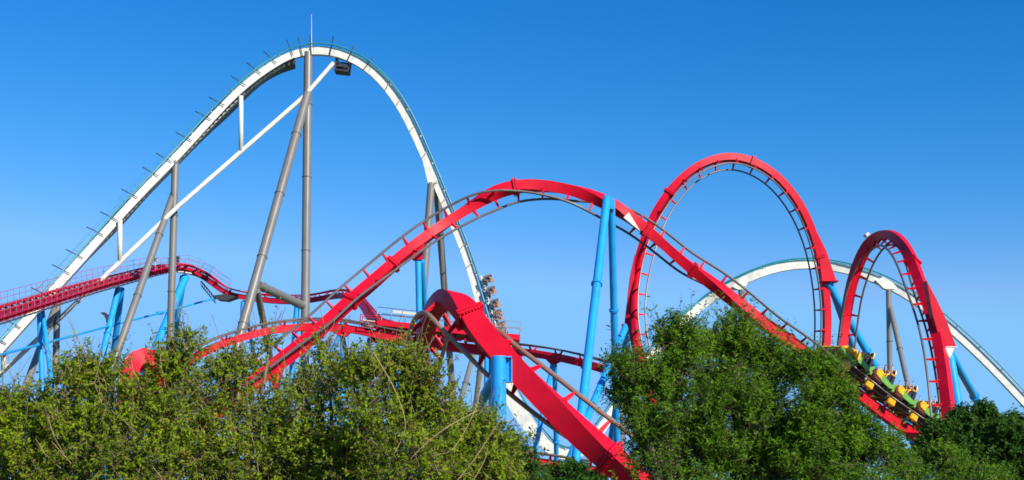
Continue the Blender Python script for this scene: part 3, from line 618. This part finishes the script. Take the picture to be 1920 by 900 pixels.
def frame(c, t, n):
    X = Vector(nrm(t)); Z = Vector(nrm(np.asarray(n) - np.asarray(t) * np.dot(n, t))); Y = Z.cross(X)
    m_ = Matrix((X, Y, Z)).transposed().to_4x4(); m_.translation = Vector(c); return m_
def train(name, label, p, ss, sign, kind, seatlab, group, rng, lift=0):
    parts, zs, SY = build_car(kind)
    c0 = at_s(p, ss[0]); root = empty(name, c0[0], label, 'coaster train')
    for i, s in enumerate(ss):
        c, t, n, b = at_s(p, s); Mx = frame(c + n * p['off'], t * sign, n) @ Matrix.Scale(1.0 if kind == 'red' else .95, 4)
        car = bpy.data.objects.new('car', parts[0][1]); COL.objects.link(car); car.parent = root
        car.matrix_local = Matrix.Translation(-root.location) @ Mx
        for nm, me in parts[1:]:
            if i == 0 and nm in ('front_fairing',): continue
            o = bpy.data.objects.new(nm, me); COL.objects.link(o); o.parent = car
        if i == 0 and kind == 'red':
            m = MB(); xz(m, [(.25, .30), (.95, .30), (1.75, .42), (1.95, .62), (1.6, .66), (.3, .56)], -1.1, 1.1); q = m.build('nose_cone', M['green'], None, bevel=.05); q.parent = car
            m = MB(); xz(m, [(.3, .565), (1.6, .665), (1.92, .64), (1.5, .98), (.9, 1.06), (.5, .98)], -1.12, 1.12); q = m.build('nose_hood', M['yellow'], None, bevel=.06); q.parent = car
        for j, y in enumerate(SY):
            if kind == 'red' and i == 0: k = 2
            else: k = rng.choice((0, 0, 1, 2, 3))
            Sx = Mx @ Matrix.Translation((-.15, y, zs + .03)) 
            side = (j if True else 0)
            rider(Sx, k, rng.randrange(3), seatlab(i, j, DESC[k]), group)
    return root
rg = random.Random(5)
SEAT = ['nearest seat', 'second nearest seat', 'second farthest seat', 'farthest seat']
ORD = ['first', 'second', 'third', 'fourth', 'fifth', 'sixth', 'seventh']
sc0 = near_px(e, 1583, 712)
ss = [sc0 + k * 2.12 for k in range(6)]
# seats counted from the side nearest the camera; the train runs up to the left
def lab_dk(i, j, d): return 'rider %s, %s car down the yellow-green train, %s' % (d, ORD[i], SEAT[j if NEARFIRST else 3 - j])
c_, t_, n_, b_v = at_s(e, ss[2]); NEARFIRST = (frame(c_, -t_, n_).to_3x3() @ Vector((0, -1, 0))).y < 0
train('coaster_train', 'yellow and green coaster train full of riders on the red slope behind the right-hand tree', e, ss, -1, 'red', lab_dk, 'riders on the yellow-green train', rg)
ss = [near_px(sh, 892, 538) + k * 2.25 for k in range(6)]
c_, t_, n_, b_v = at_s(sh, ss[2]); NF2 = (frame(c_, t_, n_).to_3x3() @ Vector((0, -1, 0))).y < 0
def lab_sh(i, j, d): return 'tiny rider, %s row down the train on the white drop, %s' % (ORD[i], SEAT[j if NF2 else 3 - j])
ssx = []
for k in range(4): ssx += [near_px(sh, 889, 527) + k * 3.1, near_px(sh, 889, 527) + k * 3.1 + 1.45]
ORD.append('eighth')
train('coaster_train', 'distant dark train of riders plunging down the white coaster drop', sh, ssx, 1, 'white', lab_sh, 'riders on the white coaster train', rg)

# ================================================================== TREES AND SHRUBS
def leaves(rng, blobs, ntuft, per, Lf, Wf, upw, tl, shoots, pocket=-.28):
    """numpy: returns leaf quads; blobs = (centre, radii)"""
    C = np.array([b[0] for b in blobs]); Rr = np.array([b[1] for b in blobs])
    wgt = (Rr[:, 0] * Rr[:, 2]) ** .85; wgt /= wgt.sum(); bi = rng.choice(len(blobs), ntuft, p=wgt)
    d = rng.normal(size=(ntuft, 3)); d /= np.linalg.norm(d, axis=1)[:, None]
    rad = rng.random(ntuft) ** .45
    lump = 1 + .16 * np.sin(d[:, 0] * 7 + bi) + .13 * np.sin(d[:, 2] * 9 + bi * 2.3) * np.cos(d[:, 1] * 6 + bi)
    pos = C[bi] + d * Rr[bi] * (rad * lump)[:, None]
    # boughs: most tufts gather round secondary centres so the crown breaks into lit and shaded clumps
    NS = 9 if pocket > -.5 else 13; sd_ = rng.normal(size=(len(blobs), NS, 3)); sd_ /= np.linalg.norm(sd_, axis=2)[:, :, None]
    sc_ = C[:, None, :] + sd_ * Rr[:, None, :] * rng.uniform(.45, .92, (len(blobs), NS, 1)); si = rng.integers(NS, size=ntuft); use = rng.random(ntuft) < (.9 if pocket > -.5 else .78)
    rs = rng.uniform(.26, .48, (len(blobs), NS)); pos2 = sc_[bi, si] + d * Rr[bi] * (rs[bi, si] * rad)[:, None]
    pos = np.where(use[:, None], pos2, pos)
    # hollow pockets so light and dark clumps form
    g1 = np.sin(pos[:, 0] * 3.1 + 1.3 * np.sin(pos[:, 2] * 2.3)) * np.sin(pos[:, 1] * 2.9 + 1) * np.sin(pos[:, 2] * 3.7 + .7 * np.sin(pos[:, 0] * 4.1))
    keep = (g1 > pocket) | (rng.random(ntuft) < .25); keep &= pos[:, 2] > .15
    pos, d, bi = pos[keep], d[keep], bi[keep]; nt_ = len(pos)
    ax = d * .75 + np.array((0, 0, upw)) + rng.normal(size=(nt_, 3)) * .35; ax /= np.linalg.norm(ax, axis=1)[:, None]
    ln = tl * (.6 + .8 * rng.random(nt_)); sh_ = rng.random(nt_) < shoots; ln[sh_] *= 2.4
    t = np.tile(np.linspace(.08, 1, per), (nt_, 1)) + rng.normal(size=(nt_, per)) * .04
    base = pos[:, None, :] + ax[:, None, :] * (t * ln[:, None])[:, :, None]
    lat = rng.normal(size=(nt_, per, 3)); lat -= ax[:, None, :] * np.sum(lat * ax[:, None, :], 2)[:, :, None]; lat /= np.linalg.norm(lat, axis=2)[:, :, None]
    ld = ax[:, None, :] * .55 + lat * .85 + np.array((0, 0, -.12)); ld /= np.linalg.norm(ld, axis=2)[:, :, None]
    nn = rng.normal(size=(nt_, per, 3)) * .6 + np.array((.2, -.25, .45)) + d[:, None, :] * .5
    w = np.cross(ld, nn); w /= np.linalg.norm(w, axis=2)[:, :, None] + 1e-9; up_ = np.cross(w, ld)
    sz = (.5 + 1.1 * rng.random((nt_, per)) ** 1.6)[:, :, None]
    L_ = Lf * sz; W_ = Wf * sz
    a = base; b = base + ld * L_ * .45 + w * W_ + up_ * W_ * .35; c = base + ld * L_ - up_ * L_ * .12; e_ = base + ld * L_ * .45 - w * W_ + up_ * W_ * .35
    q = np.stack([a, b, c, e_], 2).reshape(-1, 3)
    return q, pos, ax, ln, bi
def quads_obj(name, V, mt, parent):
    V = V - np.array(wloc(parent)); n = len(V) // 4; me = bpy.data.meshes.new(name)
    me.vertices.add(len(V)); me.vertices.foreach_set('co', V.ravel().astype(np.float32))
    me.loops.add(len(V)); me.loops.foreach_set('vertex_index', np.arange(len(V), dtype=np.int32))
    me.polygons.add(n); me.polygons.foreach_set('loop_start', np.arange(0, len(V), 4, dtype=np.int32)); me.polygons.foreach_set('loop_total', np.full(n, 4, np.int32))
    me.update(calc_edges=True); me.materials.append(mt)
    o = bpy.data.objects.new(name, me); COL.objects.link(o); o.parent = parent; return o
def twigs_fast(A, B, r0, r1):
    """3-sided tapered sticks as quads (vectorised)"""
    ax = B - A; ax /= np.linalg.norm(ax, axis=1)[:, None] + 1e-9; u = np.cross(ax, (.31, .87, .2)); u /= np.linalg.norm(u, axis=1)[:, None]; v = np.cross(ax, u)
    out = []
    for k in range(3):
        a0, a1 = k * 2.094, (k + 1) * 2.094; p, q = math.cos(a0) * u + math.sin(a0) * v, math.cos(a1) * u + math.sin(a1) * v
        out.append(np.stack([A + p * r0, A + q * r0, B + q * r1, B + p * r1], 1))
    return np.concatenate(out, 0).reshape(-1, 3)
def plant(name, label, cat, depth, blobs, mt, seed, dens=1.0, Lf=.064, Wf=.015, per=17, upw=.5, tl=.28, shoots=.05, straw=0, group=None, depthr=1.1, bare=()):
    rng = np.random.default_rng(seed); px2m = depth / F; bl = []
    for b in blobs:
        x, y, rx, ry = b[:4]; dd = depth + rng.uniform(-.5, .5) * rx * px2m
        bl.append((P(x, y, dd), np.array((rx * px2m, rx * px2m * depthr, ry * px2m))))
    cx = np.mean([b[0][0] for b in bl]); base = np.array((cx, depth, 0))
    root = empty(name, base, label, cat, group)
    area = sum(b[1][0] * b[1][2] for b in bl) * math.pi
    nt_ = int(area * 520 * dens)
    q, pos, ax, ln, bi = leaves(rng, bl, nt_, per, Lf, Wf, upw, tl, shoots, -.75 if cat == 'shrub' else -.3)
    quads_obj('crown', q, mt, root)
    # trunk and limbs
    m = MB(); top = np.mean([b[0] for b in bl], axis=0); mid = base + (top - base) * .45 + np.array((rng.normal() * .1, 0, 0))
    r0 = .05 + .022 * top[2]
    m.tube([base - (0, 0, .1), base + (mid - base) * .5 + (.05, 0, 0), mid], [r0 * 1.25, r0, r0 * .8], 9); m.build('trunk', M['bark'], root)
    m = MB()
    for c, r in bl:
        k = mid + (c - mid) * .5 + rng.normal(size=3) * .12 + (0, 0, .1); m.tube([mid - (0, 0, .05), k, c, c + (0, 0, r[2] * .6)], [r0 * .5, r0 * .36, r0 * .2, .008], 6)
    m.build('limbs', M['bark'], root)
    sel = rng.random(len(pos)) < .5; C = np.array([b[0] for b in bl])[bi]
    inner = C + (pos - C) * .45
    A = np.concatenate([inner[sel], pos]); Bv = np.concatenate([pos[sel], pos + ax * ln[:, None] * .95])
    tw = twigs_fast(A, Bv, .006, .0025); nb_ = len(tw) // 4
    if straw:
        o = []; n = straw
        for i in range(n):
            c, r = bl[rng.integers(len(bl))]; d = rng.normal(size=3); d[1] = -abs(d[1]) * .9; d /= np.linalg.norm(d)
            a = c + d * r * .75; g_ = nrm((rng.normal() * .45, -.25, .9)) * rng.uniform(.25, .95); b = a + g_ + rng.normal(size=3) * .05
            mid_ = (a + b) / 2 + rng.normal(size=3) * .05; o.append(twigs_fast(np.array([a, mid_]), np.array([mid_, b]), .0075, .005))
            if rng.random() < .6:
                g2 = nrm(g_ + rng.normal(size=3) * .35) * rng.uniform(.15, .45); o.append(twigs_fast(np.array([mid_]), np.array([mid_ + g2]), .005, .002))
        tw = np.concatenate([tw] + o)
    to = quads_obj('twigs', tw, M['bark'], root); to.data.materials.append(M['straw'])
    to.data.polygons.foreach_set('material_index', np.r_[np.zeros(nb_, np.int32), np.ones(len(tw) // 4 - nb_, np.int32)])
    for bb in bare:      # long arching bare stems
        m = MB(); pts = [P(x, y, depth - 1.3) for x, y in bb]; A_ = catmull(pts, 8); m.tube(A_, np.linspace(.010, .004, len(A_)), 6); m.build('bare_stem', M['straw'], root)
    return root
GL = 'shrubs filling the lower left'
plant('shrub', 'thin-topped olive shrub at the left edge of the photo', 'shrub', 24.5, [(-60, 810, 80, 60), (20, 795, 60, 45), (75, 805, 50, 45), (10, 860, 90, 60), (90, 880, 80, 60), (30, 950, 110, 60), (10, 755, 45, 25), (70, 760, 40, 20)], LM['olive'], 11, .6, straw=40, group=GL)
plant('shrub', 'olive shrub under the leftmost blue A-frame and grey column', 'shrub', 24, [(140, 725, 38, 42), (190, 712, 42, 42), (165, 690, 30, 25), (130, 790, 55, 50), (210, 780, 60, 60), (160, 860, 80, 60), (160, 950, 100, 60)], LM['olive'], 12, .62, straw=45, group=GL)
plant('shrub', 'bright olive shrub overlapping the rounded crimson track end', 'shrub', 23.5, [(262, 745, 30, 34), (318, 690, 32, 42), (345, 690, 34, 40), (300, 770, 65, 60), (250, 850, 75, 60), (345, 860, 75, 60), (300, 950, 100, 60), (352, 640, 14, 26)], LM['olive'], 13, .6, shoots=.14, straw=35, group=GL)
plant('shrub', 'loose shrub where the low red track goes into the foliage', 'shrub', 24, [(425, 700, 40, 34), (455, 695, 30, 32), (505, 650, 12, 16), (390, 770, 55, 55), (472, 775, 62, 52), (420, 860, 80, 65), (500, 860, 65, 65), (440, 950, 100, 60)], LM['mid'], 14, .52, shoots=.14, straw=50, group=GL)
plant('shrub', 'tangled shrub with dry stems right of where the big arch meets the foliage', 'shrub', 24.5, [(572, 740, 34, 34), (618, 712, 30, 42), (606, 668, 13, 24), (580, 790, 65, 60), (550, 870, 75, 60), (640, 870, 75, 60), (600, 950, 100, 60)], LM['olive'], 15, .54, shoots=.12, straw=60, group=GL)
plant('shrub', 'tall shrub below the brake platform, full of straw-coloured stems', 'shrub', 23.5, [(665, 712, 36, 44), (712, 700, 42, 42), (757, 702, 36, 40), (795, 720, 34, 42), (730, 668, 14, 18), (700, 775, 60, 60), (785, 785, 60, 60), (680, 860, 75, 65), (780, 870, 80, 65), (720, 950, 110, 60), (835, 780, 20, 60)], LM['olive'], 16, .6, shoots=.1, straw=85, group=GL,
      bare=([(700, 660), (742, 735), (760, 800), (740, 850)], [(895, 770), (840, 800), (800, 830), (770, 860)], [(905, 700), (890, 770), (850, 840), (810, 855)]))
plant('shrub', 'darker green shrub at the foot of the thick blue column', 'shrub', 25, [(862, 805, 42, 34), (905, 815, 38, 38), (870, 860, 60, 45), (930, 850, 45, 42), (900, 920, 90, 50)], LM['mid'], 17, .85, straw=14, group=GL, bare=([(850, 910), (890, 860), (930, 800), (952, 775)], [(870, 930), (905, 870), (915, 840)]))
plant('shrub', 'small shrub between the thick blue column and the white valley track', 'shrub', 26, [(968, 830, 18, 20), (960, 860, 30, 28), (985, 875, 28, 26), (965, 925, 55, 40)], LM['dull'], 18, .8, group=GL)
plant('shrub', 'low distant shrub under the lowest red track', 'shrub', 50, [(1010, 905, 40, 22), (1065, 895, 35, 22), (1100, 908, 35, 22), (1040, 940, 90, 30)], LM['dull'], 19, .30, Lf=.14, Wf=.035, group=GL)
GR = 'leafy trees along the lower right'
plant('leafy_tree', 'green tree right of the tall blue A-frame, reaching in front of the loop foot', 'tree', 28, [(1172, 690, 26, 30), (1200, 715, 42, 42), (1235, 700, 42, 42), (1272, 622, 13, 36), (1262, 650, 24, 30), (1243, 638, 10, 20), (1290, 655, 26, 36), (1280, 690, 38, 36), (1175, 745, 26, 40), (1200, 800, 36, 40), (1270, 770, 66, 58), (1230, 860, 62, 50), (1300, 860, 75, 60), (1250, 950, 110, 60)], LM['deep'], 31, .8, upw=.95, shoots=.12, Lf=.085, Wf=.0125, per=15, group=GR)
plant('leafy_tree', 'tallest leafy green tree, its crown tips touching the red slope', 'tree', 28.5, [(1322, 642, 22, 36), (1345, 655, 22, 34), (1374, 618, 13, 34), (1386, 650, 26, 36), (1400, 622, 10, 26), (1418, 660, 22, 34), (1350, 700, 52, 44), (1425, 695, 42, 38), (1462, 695, 34, 34), (1447, 668, 16, 24), (1380, 780, 82, 70), (1460, 780, 72, 70), (1400, 880, 100, 60), (1435, 835, 60, 45), (1345, 850, 55, 50), (1455, 880, 60, 45), (1420, 960, 120, 60)], LM['deep'], 32, .82, upw=.95, shoots=.12, Lf=.085, Wf=.0125, per=15, group=GR)
plant('leafy_tree', 'green tree whose sloping crown hides the front of the yellow-green train', 'tree', 28, [(1500, 695, 28, 32), (1530, 690, 22, 30), (1553, 705, 24, 30), (1580, 752, 28, 34), (1608, 795, 22, 28), (1520, 770, 56, 50), (1590, 825, 46, 40), (1550, 850, 76, 60), (1645, 845, 38, 34), (1678, 858, 28, 32), (1505, 860, 60, 50), (1500, 810, 45, 40), (1560, 900, 70, 45), (1600, 930, 110, 50)], LM['deep'], 33, .9, upw=.8, shoots=.05, Lf=.085, Wf=.0125, per=15, group=GR)
plant('leafy_tree', 'dull green rounded tree at the right edge of the photo', 'tree', 48, [(1775, 812, 36, 30), (1830, 800, 46, 36), (1890, 808, 42, 38), (1940, 815, 36, 40), (1745, 845, 26, 20), (1820, 860, 90, 50), (1900, 870, 80, 50), (1840, 940, 130, 50)], LM['dull'], 34, .5, Lf=.12, Wf=.03, upw=.4, group=GR)
plant('leafy_tree', 'low brighter green bush in front of the rounded tree at the right', 'tree', 32, [(1700, 890, 36, 26), (1755, 865, 40, 30), (1800, 880, 42, 28), (1850, 900, 45, 22), (1770, 930, 110, 40)], LM['deep'], 35, .8, upw=.6, group=GR)
